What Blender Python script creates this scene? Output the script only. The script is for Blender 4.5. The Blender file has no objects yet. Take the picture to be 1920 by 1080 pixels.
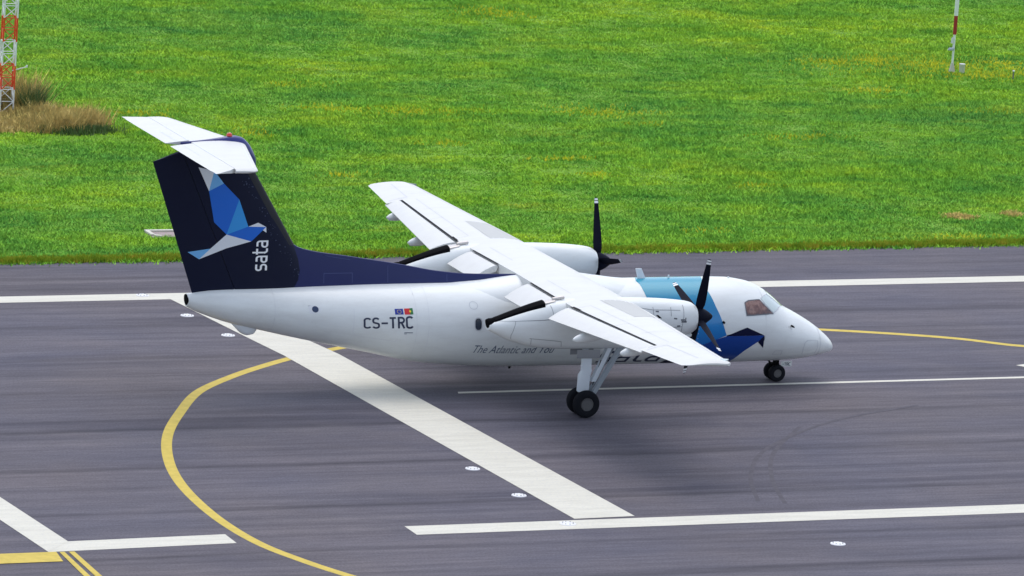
import bpy, bmesh, math, random
import numpy as np
from mathutils import Vector, Matrix
S = bpy.context.scene
COL = S.collection
# ------------------------------------------------------------------ camera
cd = bpy.data.cameras.new('camera'); cam = bpy.data.objects.new('camera', cd); COL.objects.link(cam)
RX = Vector((0.92876385, -0.36501745, 0.06449784)); UP = Vector((0.01538739, 0.21181933, 0.9771877)); DR = Vector((0.37035245, 0.90658416, -0.2023468))
cam.matrix_world = Matrix(((RX.x, UP.x, -DR.x, -80.41701), (RX.y, UP.y, -DR.y, -175.21104), (RX.z, UP.z, -DR.z, 42.132705), (0, 0, 0, 1)))
cd.sensor_width = 36; cd.lens = 36 * 12066.1 / 1920; cd.clip_start = 1; cd.clip_end = 6000
S.camera = cam
# ------------------------------------------------------------------ sky, sun, exposure
SUN_EL, SUN_AZ = 72, 10          # azimuth measured from +y (behind the aircraft) towards +x
w = bpy.data.worlds.new('World'); S.world = w; w.use_nodes = True
nt = w.node_tree; bg = nt.nodes['Background']; sk = nt.nodes.new('ShaderNodeTexSky')
sk.sky_type = 'NISHITA'; sk.sun_disc = False; sk.sun_elevation = math.radians(SUN_EL); sk.sun_rotation = math.radians(SUN_AZ)
sk.air_density = 1.0; sk.dust_density = 2.0; sk.ozone_density = 1.0
hs = nt.nodes.new('ShaderNodeHueSaturation'); hs.inputs['Saturation'].default_value = .58   # thin overcast: a paler sky
nt.links.new(sk.outputs[0], hs.inputs['Color']); nt.links.new(hs.outputs[0], bg.inputs[0]); bg.inputs[1].default_value = 0.15
sl = bpy.data.lights.new('sun', 'SUN'); so = bpy.data.objects.new('sun', sl); COL.objects.link(so)
sl.energy = .5; sl.angle = math.radians(65); sl.color = (1, .97, .92)
sd = Vector((math.sin(math.radians(SUN_AZ)) * math.cos(math.radians(SUN_EL)), math.cos(math.radians(SUN_AZ)) * math.cos(math.radians(SUN_EL)), math.sin(math.radians(SUN_EL))))
so.rotation_euler = sd.to_track_quat('Z', 'Y').to_euler(); so.location = (0, 0, 60)
S.view_settings.view_transform = 'Standard'; S.view_settings.look = 'None'; S.view_settings.gamma = 1; S.view_settings.exposure = 0.84

# ------------------------------------------------------------------ materials
def mat(name, col, rough=.5, metal=0., coat=0., spec=.5):
    m = bpy.data.materials.new(name); m.use_nodes = True; b = m.node_tree.nodes['Principled BSDF']
    b.inputs['Base Color'].default_value = (*col, 1); b.inputs['Roughness'].default_value = rough
    b.inputs['Metallic'].default_value = metal; b.inputs['Coat Weight'].default_value = coat
    b.inputs['Coat Roughness'].default_value = .12; b.inputs['Specular IOR Level'].default_value = spec
    return m
def nd(m, t, **kw):
    n = m.node_tree.nodes.new(t)
    for k, v in kw.items():
        if k in n.inputs: n.inputs[k].default_value = v
        else: setattr(n, k, v)
    return n
def lk(m, a, b): m.node_tree.links.new(a, b)
def coords(m, scale=(1, 1, 1)):
    tc = nd(m, 'ShaderNodeTexCoord'); mp = nd(m, 'ShaderNodeMapping'); mp.inputs['Scale'].default_value = scale
    lk(m, tc.outputs['Object'], mp.inputs[0]); return mp.outputs[0]
def noise(m, vec, scale, detail=4, rough=.55, dist=0):
    n = nd(m, 'ShaderNodeTexNoise'); n.inputs['Scale'].default_value = scale; n.inputs['Detail'].default_value = detail
    n.inputs['Roughness'].default_value = rough; n.inputs['Distortion'].default_value = dist
    lk(m, vec, n.inputs['Vector']); return n.outputs['Fac']
def ramp(m, fac, stops):
    r = nd(m, 'ShaderNodeValToRGB'); e = r.color_ramp.elements
    while len(e) < len(stops): e.new(.5)
    for el, (p, c) in zip(e, stops): el.position = p; el.color = (*c, 1) if len(c) == 3 else c
    lk(m, fac, r.inputs[0]); return r.outputs[0]
def mix(m, a, b, fac, mode='MIX'):
    x = nd(m, 'ShaderNodeMix'); x.data_type = 'RGBA'; x.blend_type = mode
    for s, v in ((6, a), (7, b), (0, fac)):
        if hasattr(v, 'is_linked') or hasattr(v, 'links'): lk(m, v, x.inputs[s])
        else: x.inputs[s].default_value = (*v, 1) if isinstance(v, tuple) else v
    return x.outputs[2]
def bcol(m, sock): lk(m, sock, m.node_tree.nodes['Principled BSDF'].inputs['Base Color'])
def bump(m, h, strength=.3, dist=.02):
    b = nd(m, 'ShaderNodeBump'); b.inputs['Strength'].default_value = strength; b.inputs['Distance'].default_value = dist
    lk(m, h, b.inputs['Height']); lk(m, b.outputs[0], m.node_tree.nodes['Principled BSDF'].inputs['Normal'])
def paint(name, col, rough=.32, coat=.35, dirt=.06, dcol=(.35, .33, .3), spec=.4):
    m = mat(name, col, rough, coat=coat, spec=spec); v = coords(m, (.35, 1.2, 1.6))
    f = ramp(m, noise(m, v, 2.2, 6, .7), [(.42, (0, 0, 0)), (.68, (1, 1, 1))])
    f2 = ramp(m, noise(m, coords(m, (1, 1, 1)), 9, 5, .7), [(.55, (0, 0, 0)), (.8, (1, 1, 1))])
    c = mix(m, tuple(col), dcol, nd_mul(m, f, dirt)); c = mix(m, c, dcol, nd_mul(m, f2, dirt * .7)); bcol(m, c); return m
def nd_mul(m, s, k):
    n = nd(m, 'ShaderNodeMath'); n.operation = 'MULTIPLY'; lk(m, s, n.inputs[0]); n.inputs[1].default_value = k; return n.outputs[0]

WHITE = paint('white_paint', (.72, .75, .75), .36, .25, .22, (.46, .45, .43))
WING = paint('wing_white', (.64, .645, .63), .5, .05, .22, (.50, .49, .47))
NAVY = paint('navy_paint', (.006, .010, .055), .30, .5, .05, (.03, .04, .08))
NAVY2 = paint('navy_gloss', (.003, .009, .085), .4, .03, .03, (.03, .04, .1))
FINNAVY = paint('fin_navy', (.002, .005, .024), .45, .05, .10, (.012, .018, .035), .2)
ROYAL = paint('royal_blue', (.001, .045, .27), .3, .15, .02, (.03, .06, .2))
DKBIRD = paint('bird_navy', (.001, .004, .032), .35, .1, .02, (.01, .02, .03), .2)
MIDB = paint('mid_blue', (.004, .13, .60), .4, .2, .04, (.05, .12, .4))
LITB = paint('light_blue', (.03, .30, .72), .4, .2, .03, (.1, .2, .4))
SKYB = paint('pale_blue', (.16, .44, .78), .4, .2, .03, (.1, .3, .5))
LGREY = paint('light_grey', (.72, .76, .80), .4, .2, .04, (.4, .4, .42))
CYAN = mat('cyan_paint', (.01, .25, .5), .25, coat=.25)
_v = nd(CYAN, 'ShaderNodeTexCoord'); _s = nd(CYAN, 'ShaderNodeSeparateXYZ'); lk(CYAN, _v.outputs['Object'], _s.inputs[0])
_mr = nd(CYAN, 'ShaderNodeMapRange'); _mr.inputs[1].default_value = 1.2; _mr.inputs[2].default_value = 3.1; lk(CYAN, _s.outputs['Z'], _mr.inputs[0])
bcol(CYAN, ramp(CYAN, _mr.outputs[0], [(0, (.003, .12, .48)), (.45, (.004, .20, .52)), (.8, (.002, .17, .36)), (1, (.006, .26, .38))]))
INK = mat('navy_lettering', (.012, .02, .06), .4)
GINK = mat('slate_lettering', (.05, .08, .15), .4)
WINK = mat('white_lettering', (.82, .84, .86), .4)
RED = mat('flag_red', (.6, .02, .02), .4); GREEN = mat('flag_green', (.01, .16, .04), .4); EUB = mat('flag_blue', (.01, .03, .3), .4); YEL = mat('flag_yellow', (.8, .6, .03), .4)
SEAM = mat('panel_seam', (.10, .11, .13), .6); SEAML = mat('faint_seam', (.48, .5, .54), .6); NSEAM = mat('navy_seam', (.05, .07, .2), .5)
BLACK = mat('black_rubber', (.006, .006, .008), .7, spec=.1); SOOT_HOLE = mat('black_shield_and_holes', (.004, .004, .005), .85, spec=.05)  # second black: sooty exhaust parts, and flat fill painted for dark openings
BOOT = mat('deicing_boot', (.018, .020, .024), .45, spec=.25)
TYRE = mat('tyre_rubber', (.008, .009, .013), .8, spec=.15); RIM = mat('wheel_rim', (.10, .10, .105), .5, .3); RIMD = mat('wheel_hub_dark', (.05, .05, .055), .6)
PROP = mat('propeller_black', (.006, .007, .016), .6, spec=.06); STEEL = mat('grey_metal', (.36, .37, .38), .4, .6); ALLOY = mat('strut_white', (.66, .72, .78), .35, .1)
STRUT = mat('brace_grey', (.30, .34, .38), .4, .3); DGREY = mat('bay_grey', (.13, .14, .15), .6); DOORG = mat('bay_door_grey', (.26, .27, .29), .5); ROD = mat('bare_metal', (.55, .52, .5), .4, .5)
WALK = mat('wing_walkway', (.47, .48, .47), .7)
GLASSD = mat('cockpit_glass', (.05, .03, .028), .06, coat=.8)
bcol(GLASSD, ramp(GLASSD, noise(GLASSD, coords(GLASSD, (1.6, 1, 1.2)), 1.7, 5, .6, .3), [(.36, (.015, .012, .02)), (.5, (.13, .055, .045)), (.58, (.26, .15, .12)), (.66, (.07, .03, .04))]))  # mottled brown paints reflections and the cabin behind into the pane colour
GLASSL = mat('windscreen_glass', (.50, .58, .58), .05, coat=.9)
CABW = mat('cabin_window_glass', (.02, .03, .05), .12, coat=.5)
def CLEARL(): return mat('light_lens', (.35, .42, .4), .1, .3, .5)
LENS = CLEARL(); BEACON = mat('beacon_red', (.55, .03, .01), .2, coat=.6)

# ------------------------------------------------------------------ mesh helpers
class MB:
    def __init__(s): s.v = []; s.f = []; s.m = []
    def add(s, vs, fs, mi=0):
        o = len(s.v); s.v += [tuple(p) for p in vs]; s.f += [tuple(i + o for i in f) for f in fs]; s.m += [mi] * len(fs); return s
    def rings(s, rs, mi=0, closed=True, caps=(True, True)):
        n = len(rs[0]); vs = [p for r in rs for p in r]; fs = []
        for i in range(len(rs) - 1):
            for j in range(n if closed else n - 1):
                a = i * n + j; b = i * n + (j + 1) % n; fs.append((a, b, b + n, a + n))
        if closed and caps[0]: fs.append(tuple(range(n))[::-1])
        if closed and caps[1]: fs.append(tuple(range((len(rs) - 1) * n, len(rs) * n)))
        return s.add(vs, fs, mi)
    def tube(s, a, b, r0, r1=None, n=12, mi=0, flat=1.):
        a, b = Vector(a), Vector(b); r1 = r0 if r1 is None else r1; d = (b - a).normalized()
        u = d.cross(Vector((0, 0, 1)) if abs(d.z) < .9 else Vector((1, 0, 0))).normalized(); v = d.cross(u)
        return s.rings([[p + u * r * flat * math.cos(t * math.tau / n) + v * r * math.sin(t * math.tau / n) for t in range(n)] for p, r in ((a, r0), (b, r1))], mi)
    def lathe(s, o, ax, prof, n=28, mi=0):
        o, d = Vector(o), Vector(ax).normalized(); u = d.cross(Vector((0, 0, 1)) if abs(d.z) < .9 else Vector((1, 0, 0))).normalized(); v = d.cross(u)
        return s.rings([[o + d * h + u * r * math.cos(t * math.tau / n) + v * r * math.sin(t * math.tau / n) for t in range(n)] for h, r in prof], mi)
    def box(s, c, d, mi=0, rz=0., ax=None):
        vs = []
        for x in (-.5, .5):
            for y in (-.5, .5):
                for z in (-.5, .5):
                    p = Vector((x * d[0], y * d[1], z * d[2])); p = Matrix.Rotation(rz, 3, ax or 'Z') @ p; vs.append(p + Vector(c))
        return s.add(vs, [(0, 1, 3, 2), (4, 6, 7, 5), (0, 4, 5, 1), (2, 3, 7, 6), (0, 2, 6, 4), (1, 5, 7, 3)], mi)
    def build(s, name, mats, parent=None, smooth=True, bevel=0., ang=35):
        me = bpy.data.meshes.new(name); me.from_pydata(s.v, [], s.f)
        for m in (mats if isinstance(mats, (list, tuple)) else [mats]): me.materials.append(m)
        me.polygons.foreach_set('material_index', s.m)
        bm = bmesh.new(); bm.from_mesh(me); bmesh.ops.recalc_face_normals(bm, faces=bm.faces[:])
        if bevel: bmesh.ops.bevel(bm, geom=[e for e in bm.edges if e.is_manifold and e.calc_face_angle() > .6], offset=bevel, segments=2, affect='EDGES', profile=.5)
        if smooth:
            for f in bm.faces: f.smooth = True
            for e in bm.edges:
                if e.is_manifold and e.calc_face_angle() > math.radians(ang): e.smooth = False
        bm.to_mesh(me); bm.free()
        o = bpy.data.objects.new(name, me); COL.objects.link(o)
        if parent: o.parent = parent
        return o
def tag(o, label=None, cat=None, group=None, kind=None):
    for k, v in (('label', label), ('category', cat), ('group', group), ('kind', kind)):
        if v: o[k] = v
    return o
def empty(name, loc, label, cat, group=None, rz=0.):
    o = bpy.data.objects.new(name, None); COL.objects.link(o); o.location = loc; o.rotation_euler.z = rz
    o.empty_display_size = .3; return tag(o, label, cat, group)

def pchip(xs,ys):
    n=len(xs);h=[xs[i+1]-xs[i] for i in range(n-1)];dl=[(ys[i+1]-ys[i])/h[i] for i in range(n-1)]
    m=[0.]*n;m[0]=dl[0];m[-1]=dl[-1]
    for i in range(1,n-1):
        if dl[i-1]*dl[i]>0:
            a=2*h[i]+h[i-1];b=h[i]+2*h[i-1];m[i]=(a+b)/(a/dl[i-1]+b/dl[i])
    def f(x):
        if x<=xs[0]: return ys[0]
        if x>=xs[-1]: return ys[-1]
        i=0
        while x>xs[i+1]: i+=1
        t=(x-xs[i])/h[i]
        return (1+2*t)*(1-t)**2*ys[i]+t*(1-t)**2*h[i]*m[i]+t*t*(3-2*t)*ys[i+1]+t*t*(t-1)*h[i]*m[i+1]
    return f
class Loft:
    # rows (x, ztop, zbottom, halfwidth), x ascending; theta from +z towards -y
    def __init__(s,rows,y0=0.,e=2.):
        xs=[r[0] for r in rows]; s.xs=xs; s.y0=y0; s.e=e
        s.zt=pchip(xs,[r[1] for r in rows]); s.zb=pchip(xs,[r[2] for r in rows]); s.hw=pchip(xs,[r[3] for r in rows])
    def P(s,x,th,off=0.):
        zt,zb,hw=s.zt(x),s.zb(x),s.hw(x); zc=(zt+zb)/2; hh=(zt-zb)/2
        sn,cs=math.sin(th),math.cos(th); k=2./s.e
        a=math.copysign(abs(sn)**k,sn); b=math.copysign(abs(cs)**k,cs)
        return (x,s.y0-(hw+off)*a,zc+(hh+off)*b)
    def theta(s,x,y,z):
        zt,zb,hw=s.zt(x),s.zb(x),s.hw(x); zc=(zt+zb)/2; hh=(zt-zb)/2
        a=-(y-s.y0)/hw; b=(z-zc)/hh; e=s.e/2
        return math.atan2(math.copysign(abs(a)**e,a),math.copysign(abs(b)**e,b))
    def inside(s,x,y,z):
        if x<s.xs[0] or x>s.xs[-1]: return 9
        zt,zb,hw=s.zt(x),s.zb(x),s.hw(x); zc=(zt+zb)/2; hh=(zt-zb)/2
        return (abs((y-s.y0)/hw)**s.e+abs((z-zc)/hh)**s.e)**(1/s.e)-1
FUS=[(-19.16,3.02,2.64,.17),(-18.95,3.05,2.53,.24),(-18.45,3.12,2.33,.36),(-17.8,3.16,2.12,.49),(-17.0,3.18,1.93,.62),(-15.3,3.22,1.55,.86),
(-14.28,3.24,1.34,1.0),(-13.36,3.255,1.15,1.12),(-12.4,3.26,.94,1.22),(-11.58,3.26,.81,1.27),(-10.2,3.26,.70,1.30),(-8.8,3.26,.65,1.30),
(-4.,3.26,.635,1.30),(-2.6,3.26,.635,1.30),(-1.9,3.245,.635,1.29),(-1.2,3.14,.64,1.27),(-.8,2.99,.645,1.23),(-.4,2.73,.65,1.17),(.05,2.37,.665,1.08),(.4,2.19,.68,.99),
(.8,1.97,.715,.86),(1.2,1.72,.775,.67),(1.5,1.49,.825,.48),(1.7,1.31,.87,.33),(1.82,1.16,.925,.17),(1.87,1.04,1.02,.02)]
NAC=[(-11.15,2.90,2.66,.17),(-10.95,2.96,2.56,.25),(-10.44,3.14,2.33,.37),(-9.7,3.38,2.13,.45),(-9.2,3.50,2.08,.48),(-8.7,3.54,2.05,.50),
(-6.9,3.56,2.04,.5),(-6.2,3.54,2.13,.5),(-5.05,3.45,2.36,.49),(-4.7,3.38,2.46,.44),(-4.58,3.30,2.54,.38)]
F = Loft(FUS); NR = Loft(NAC, -3.94, 2.3); NL = Loft(NAC, 3.94, 2.3)
def loft_mesh(L, n=64, step=.12, x0=None, x1=None):
    a = L.xs[0] if x0 is None else x0; b = L.xs[-1] if x1 is None else x1; k = int((b - a) / step) + 1
    xs = sorted(set([round(a + (b - a) * i / k, 4) for i in range(k + 1)] + [x for x in L.xs if a <= x <= b]))
    return MB().rings([[L.P(x, t * math.tau / n) for t in range(n)] for x in xs])
def surf_patch(name, polys, L, mt, off=.005, parent=None, gx=.15, gt=.09):
    """polys: closed outlines in (x, theta), laid onto the loft surface"""
    if not isinstance(polys[0][0], (tuple, list)): polys = [polys]
    bm = bmesh.new()
    for q, p in enumerate(polys):
        vs = [bm.verts.new((a, b, q * .0006)) for a, b in p]
        try: bm.faces.new(vs)
        except ValueError: pass
    return finish_patch(name, bm, L, mt, off, parent, gx, gt)
def finish_patch(name, bm, L, mt, off, parent, gx, gt):
    xs = [v.co.x for v in bm.verts]; ys = [v.co.y for v in bm.verts]
    bmesh.ops.triangulate(bm, faces=bm.faces[:])
    for lo, hi, g, no in ((min(xs), max(xs), gx, (1, 0, 0)), (min(ys), max(ys), gt, (0, 1, 0))):
        k = math.floor(lo / g) + 1
        while k * g < hi:
            bmesh.ops.bisect_plane(bm, geom=bm.verts[:] + bm.edges[:] + bm.faces[:], plane_co=(no[0] * k * g, no[1] * k * g, 0), plane_no=no); k += 1
    for v in bm.verts: v.co = L.P(v.co.x, v.co.y, off + v.co.z)
    bmesh.ops.recalc_face_normals(bm, faces=bm.faces[:])
    for f in bm.faces: f.smooth = True
    me = bpy.data.meshes.new(name); bm.to_mesh(me); bm.free()
    for m in (mt if isinstance(mt, (list, tuple)) else [mt]): me.materials.append(m)
    o = bpy.data.objects.new(name, me); COL.objects.link(o)
    if parent: o.parent = parent
    return o
def ribbon_poly(pts, w, aspect=(1., 1.)):
    """quads along a polyline with mitred joints; aspect scales width per axis (x metres, theta radians)"""
    P = [Vector((a / aspect[0], b / aspect[1])) for a, b in pts]; L_, R_ = [], []
    for i, p in enumerate(P):
        d1 = (p - P[i - 1]).normalized() if i else (P[1] - p).normalized(); d2 = (P[i + 1] - p).normalized() if i < len(P) - 1 else d1
        t = (d1 + d2); t = t.normalized() if t.length > 1e-6 else d1; n = Vector((-t.y, t.x)); k = min(1.6, 1 / max(.4, n.dot(Vector((-d1.y, d1.x)))))
        L_.append(p + n * w * .5 * k); R_.append(p - n * w * .5 * k)
    f = lambda v: (v.x * aspect[0], v.y * aspect[1])
    return [[f(L_[i]), f(L_[i + 1]), f(R_[i + 1]), f(R_[i])] for i in range(len(P) - 1)]
def ribbons(name, lines, w, L, mt, parent, off=.004):
    bm = bmesh.new()
    for q, ln in enumerate(lines):
        r = sum(L.hw(p[0]) for p in ln) / len(ln); r = max(r, .3); prev = None
        qs = ribbon_poly(ln, w, (1., 1. / r)); vv = [bm.verts.new((*qs[0][0], q * .0006)), bm.verts.new((*qs[0][3], q * .0006))]
        for qd in qs:
            nv = [bm.verts.new((*qd[1], q * .0006)), bm.verts.new((*qd[2], q * .0006))]
            bm.faces.new((vv[0], nv[0], nv[1], vv[1])); vv = nv
    return finish_patch(name, bm, L, mt, off, parent, .2, .12)
# stroke letters, unit cell about 0.6 wide by 1 high
def arc(cx, cy, rx, ry, a0, a1, n=8): return [(cx + rx * math.cos(math.radians(a0 + (a1 - a0) * i / n)), cy + ry * math.sin(math.radians(a0 + (a1 - a0) * i / n))) for i in range(n + 1)]
GL = {
 'C': [[*arc(.3, .8, .25, .17, 15, 180, 8), *arc(.3, .2, .25, .17, 180, 345, 8)]],
 'S': [[*arc(.3, .78, .24, .19, 20, 180, 7), *arc(.28, .7, .22, .18, 190, 250, 4), *arc(.33, .3, .22, .19, 70, -10, 4), *arc(.3, .22, .25, .19, -10, -165, 7)]],
 '-': [[(.04, .48), (.58, .48)]],
 'T': [[(.03, .95), (.57, .95)], [(.3, .95), (.3, 0)]],
 'R': [[(.08, 0), (.08, .95), *arc(.32, .73, .22, .22, 90, -90, 8), (.08, .51)], [(.3, .51), (.55, 0)]],
 's': [[(.54, .66), (.25, .66), *arc(.22, .51, .15, .15, 90, 270, 6), (.36, .36), *arc(.38, .2, .16, .16, 90, -90, 6), (.06, .04)]],
 'a': [[(.1, .66), (.34, .66), *arc(.36, .5, .16, .16, 90, 0, 5), (.52, .04), (.24, .04), *arc(.22, .2, .16, .16, 270, 90, 7), (.52, .36)]],
 't': [[(.16, .95), (.16, .2), *arc(.32, .2, .16, .16, 180, 270, 5), (.5, .04)], [(.0, .66), (.48, .66)]],
}
def lettering(text, adv=.68, w=.12, slant=0.):
    """list of polylines -> quads in text space; width of cell = adv"""
    out = []; x = 0
    for ch in text:
        for ln in GL[ch]: out.append((ribbon_poly([(px + x + slant * py, py) for px, py in ln], w), len(out)))
        x += adv - (.12 if ch == 't' else 0)
    return out, x - (adv - .6)
def lay_text(name, text, cell, L, mt, parent, w=.12, adv=.68, slant=0., off=.006, rot=False):
    """cell: (x,theta) of lower left, lower right, upper left of the line (cap height)"""
    qs, W = lettering(text, adv, w, slant); A, B, D = [Vector(c) for c in cell]; bm = bmesh.new()
    for quads, q in qs:
        for qd in quads:
            bm.faces.new([bm.verts.new((*(A + (B - A) * (px / W) + (D - A) * py), q * .0007)) for px, py in qd])
    bmesh.ops.remove_doubles(bm, verts=bm.verts[:], dist=1e-5)
    return finish_patch(name, bm, L, mt, off, parent, .1, .08)
def font_patch(name, text, cell, L, mt, parent, shear=0., off=.006):
    cu = bpy.data.curves.new(name, 'FONT'); cu.body = text; cu.shear = shear; cu.resolution_u = 3; cu.offset = -.004
    to = bpy.data.objects.new(name, cu); COL.objects.link(to); dg = bpy.context.evaluated_depsgraph_get(); dg.update()
    me = bpy.data.meshes.new_from_object(to.evaluated_get(dg)); bpy.data.objects.remove(to)
    bm = bmesh.new(); bm.from_mesh(me); xs = [v.co.x for v in bm.verts]; W0, W1 = min(xs), max(xs); A, B, D = [Vector(c) for c in cell]
    for v in bm.verts:
        q = A + (B - A) * ((v.co.x - W0) / (W1 - W0)) + (D - A) * (v.co.y / .72); v.co = (q.x, q.y, 0)
    return finish_patch(name, bm, L, mt, off, parent, .3, .1)

# ================================================================== AIRCRAFT
plane = empty('airliner', (0, 0, 0), 'white twin propeller airliner with navy tail and blue bird emblem, stopped on the runway', 'airplane')
fus = loft_mesh(F, 72, .12).build('fuselage', WHITE, plane)
# livery on the nose
ce = [(-2.62, -.25), (-2.639, -0.076), (-2.76, .2), (-2.815, 0.497), (-2.719, 0.763), (-2.619, 1.053), (-2.488, 1.294), (-2.318, 1.628), (-2.259, 1.737)]
band = ce + [(-2.595, 1.842), (-2.935, 1.951), (-3.5, 2.1), (-4.0, 2.15), (-4.3, 1.7), (-4.55, 1.3), (-4.7, 1.0), (-4.837, .756), (-4.868, .554), (-4.884, .354), (-4.929, .195), (-4.82, -.076), (-4.7, -.25)]
surf_patch('livery_band', band, F, CYAN, .005, fus)
surf_patch('livery_band', [(a, -b) for a, b in band if b > .24][::-1], F, CYAN, .005, fus)
surf_patch('bird_back', [(-2.26, 1.738), (-2.077, 1.693), (-1.921, 1.642), (-1.761, 1.593), (-1.597, 1.541), (-1.449, 1.581), (-1.297, 1.621), (-1.145, 1.661), (-.989, 1.699), (-1.3, 1.727), (-1.62, 1.744), (-1.94, 1.750), (-2.253, 1.754)], F, DKBIRD, .009, fus)
surf_patch('bird_body', [(-2.935, 1.951), (-2.598, 1.839), (-2.425, 1.796), (-2.253, 1.754), (-1.941, 1.751), (-1.626, 1.746), (-1.313, 1.729), (-.993, 1.703), (-1.074, 1.809), (-1.191, 1.896), (-1.316, 1.984), (-1.433, 2.078), (-1.545, 2.175), (-1.642, 2.303), (-1.718, 2.459), (-1.80, 2.7), (-2.4, 2.8), (-3.0, 2.6), (-3.5, 2.3), (-3.7, 2.15), (-3.4, 2.05)], F, ROYAL, .009, fus)
surf_patch('bird_beak', [(-.989, 1.700), (-.965, 1.80), (-.977, 1.868), (-.944, 2.056), (-1.174, 1.893), (-1.086, 1.795)], F, DKBIRD, .012, fus)
surf_patch('bird_tail', [(-4.103, 2.70), (-4.011, 2.516), (-3.896, 2.409), (-3.765, 2.332), (-3.63, 2.26), (-3.5, 2.302), (-3.0, 2.602), (-3.2, 2.8)], F, DKBIRD, .009, fus)
lay_text('nose_lettering', 'sata', ((-6.33, 2.56), (-4.236, 2.56), (-6.33, 1.92)), F, INK, fus, .115, .68, .18)
lay_text('registration_lettering', 'CS-TRC', ((-13.91, 1.712), (-12.41, 1.546), (-13.93, 1.415)), F, INK, fus, .165, .72)
font_patch('slogan_lettering', 'The Atlantic and You', ((-10.44, 2.122), (-7.84, 2.124), (-10.40, 1.89)), F, GINK, fus, .22)
surf_patch('flag', [(-12.965, 1.235), (-12.704, 1.235 - .02), (-12.72, 1.06), (-12.975, 1.08)], F, EUB, .006, fus)
surf_patch('flag_stars', [[(-12.84 + .062 * math.sin(k * math.tau / 12) + .011 * math.cos(a), 1.15 + .048 * math.cos(k * math.tau / 12) + .009 * math.sin(a)) for a in [j * math.tau / 5 for j in range(5)]] for k in range(12)], F, YEL, .009, fus)
surf_patch('flag', [(-12.671, 1.216), (-12.57, 1.208), (-12.58, 1.052), (-12.68, 1.06)], F, GREEN, .006, fus) if False else None
surf_patch('flag', [(-12.671, 1.216), (-12.50, 1.205), (-12.51, 1.04), (-12.68, 1.055)], F, RED, .006, fus)
surf_patch('flag', [(-12.50, 1.205), (-12.402, 1.195), (-12.415, 1.03), (-12.51, 1.04)], F, GREEN, .006, fus)
surf_patch('flag_crest', [(-12.50 + .035 * math.cos(a), 1.12 + .03 * math.sin(a)) for a in [j * math.tau / 10 for j in range(10)]], F, YEL, .009, fus)
surf_patch('registration_underline', [(-12.676, 1.705), (-12.415, 1.679), (-12.415, 1.662), (-12.676, 1.688)], F, GINK, .006, fus)
surf_patch('registration_underline', [(-12.676, 1.735), (-12.60, 1.727), (-12.60, 1.715), (-12.676, 1.722)], F, GINK, .006, fus)
# cockpit glazing
sw = [(-1.633, .95), (-1.489, .879), (-1.293, .842), (-1.094, .796), (-.998, .876), (-.895, .947), (-.787, 1.014), (-.671, 1.072), (-.92, 1.153), (-1.157, 1.203), (-1.386, 1.236), (-1.61, 1.261), (-1.624, 1.161), (-1.631, 1.057)]
ws = [(-1.03, .75), (-.722, .479), (-.611, .512), (-.489, .528), (-.362, .535), (-.223, .525), (-.489, .878), (-.645, 1.04), (-.758, .984), (-.858, .912), (-.949, .835)]
for sgn in (1, -1):
    fl = lambda P: [(a, sgn * b) for a, b in P][::sgn]
    cw = surf_patch('cockpit_window', fl(sw), F, GLASSD, .008, fus); ribbons('window_frame', [fl(sw) + fl(sw)[:1]], .03, F, SEAM, cw, .010)
    wn = surf_patch('windscreen', fl(ws), F, GLASSL, .008, fus); ribbons('window_frame', [fl(ws) + fl(ws)[:1]], .022, F, SEAML, wn, .010)
wc = surf_patch('windscreen', [(-.69, .455), (-.20, .50), (-.08, .35), (-.05, 0), (-.08, -.35), (-.20, -.50), (-.69, -.455), (-.58, 0)], F, GLASSL, .008, fus)
MB().tube((-.18, -.50, 2.37), (-.52, -.84, 2.13), .014).build('windscreen_wiper', BLACK, fus)
# cabin windows
def rrect(x, t, w, h, n=4):
    o = []
    for cx, cy, a in ((1, 1, 0), (-1, 1, 90), (-1, -1, 180), (1, -1, 270)): o += [(x + cx * w * .08 + w * .42 * math.cos(math.radians(a + 90 * i / n)), t + cy * h * .18 + h * .32 * math.sin(math.radians(a + 90 * i / n))) for i in range(n + 1)]
    return o
for s in (1, -1):
    for k in range(7):
        xx = -10.36 + .80 * k
        o = surf_patch('cabin_window', [(a, s * b) for a, b in rrect(xx, 1.384, .20, .27)][::s], F, CABW, .006, fus)
        ribbons('window_frame', [[(a, s * b) for a, b in rrect(xx, 1.384, .23, .30)] + [(a, s * b) for a, b in rrect(xx, 1.384, .23, .30)][:1]], .022, F, SEAML, o, .008)
surf_patch('outflow_valve', [(-15.391 + .10 * math.cos(a), 1.244 + .115 * math.sin(a)) for a in [j * math.tau / 20 for j in range(20)]], F, mat('valve_blue', (.02, .04, .1), .4), .007, fus)
surf_patch('valve_plate', [(-15.60, 1.12), (-15.40, 1.10), (-15.22, 1.2), (-15.24, 1.36), (-15.56, 1.42)], F, mat('valve_plate_paint', (.68, .70, .73), .4), .004, fus)
circ = lambda x, t, r, rt: [(x + r * math.cos(j * math.tau / 18), t + rt * math.sin(j * math.tau / 18)) for j in range(19)]
ribbons('panel_lines', [[(1.155, a / 10.) for a in range(-31, 32)], [(.519, 2.199), (.489, 1.892), (.509, 1.641), (.613, 1.487), (.815, 1.429), (1.03, 1.38), (1.05, 1.8), (1.0, 2.2)], [(-.534, 2.277), (-.489, 2.124), (-.249, 2.064), (-.236, 2.271), (-.534, 2.277)], circ(-10.47, .93, .13, .1), circ(-9.0, .62, .12, .09)], .014, F, SEAML, fus)
ribbons('panel_lines', [[(x_, a / 10.) for a in range(-14, 26)] for x_ in (-16.6, -12.3, -8.3, -.95)], .007, F, mat('skin_joint', (.60, .62, .64), .5), fus)
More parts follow.
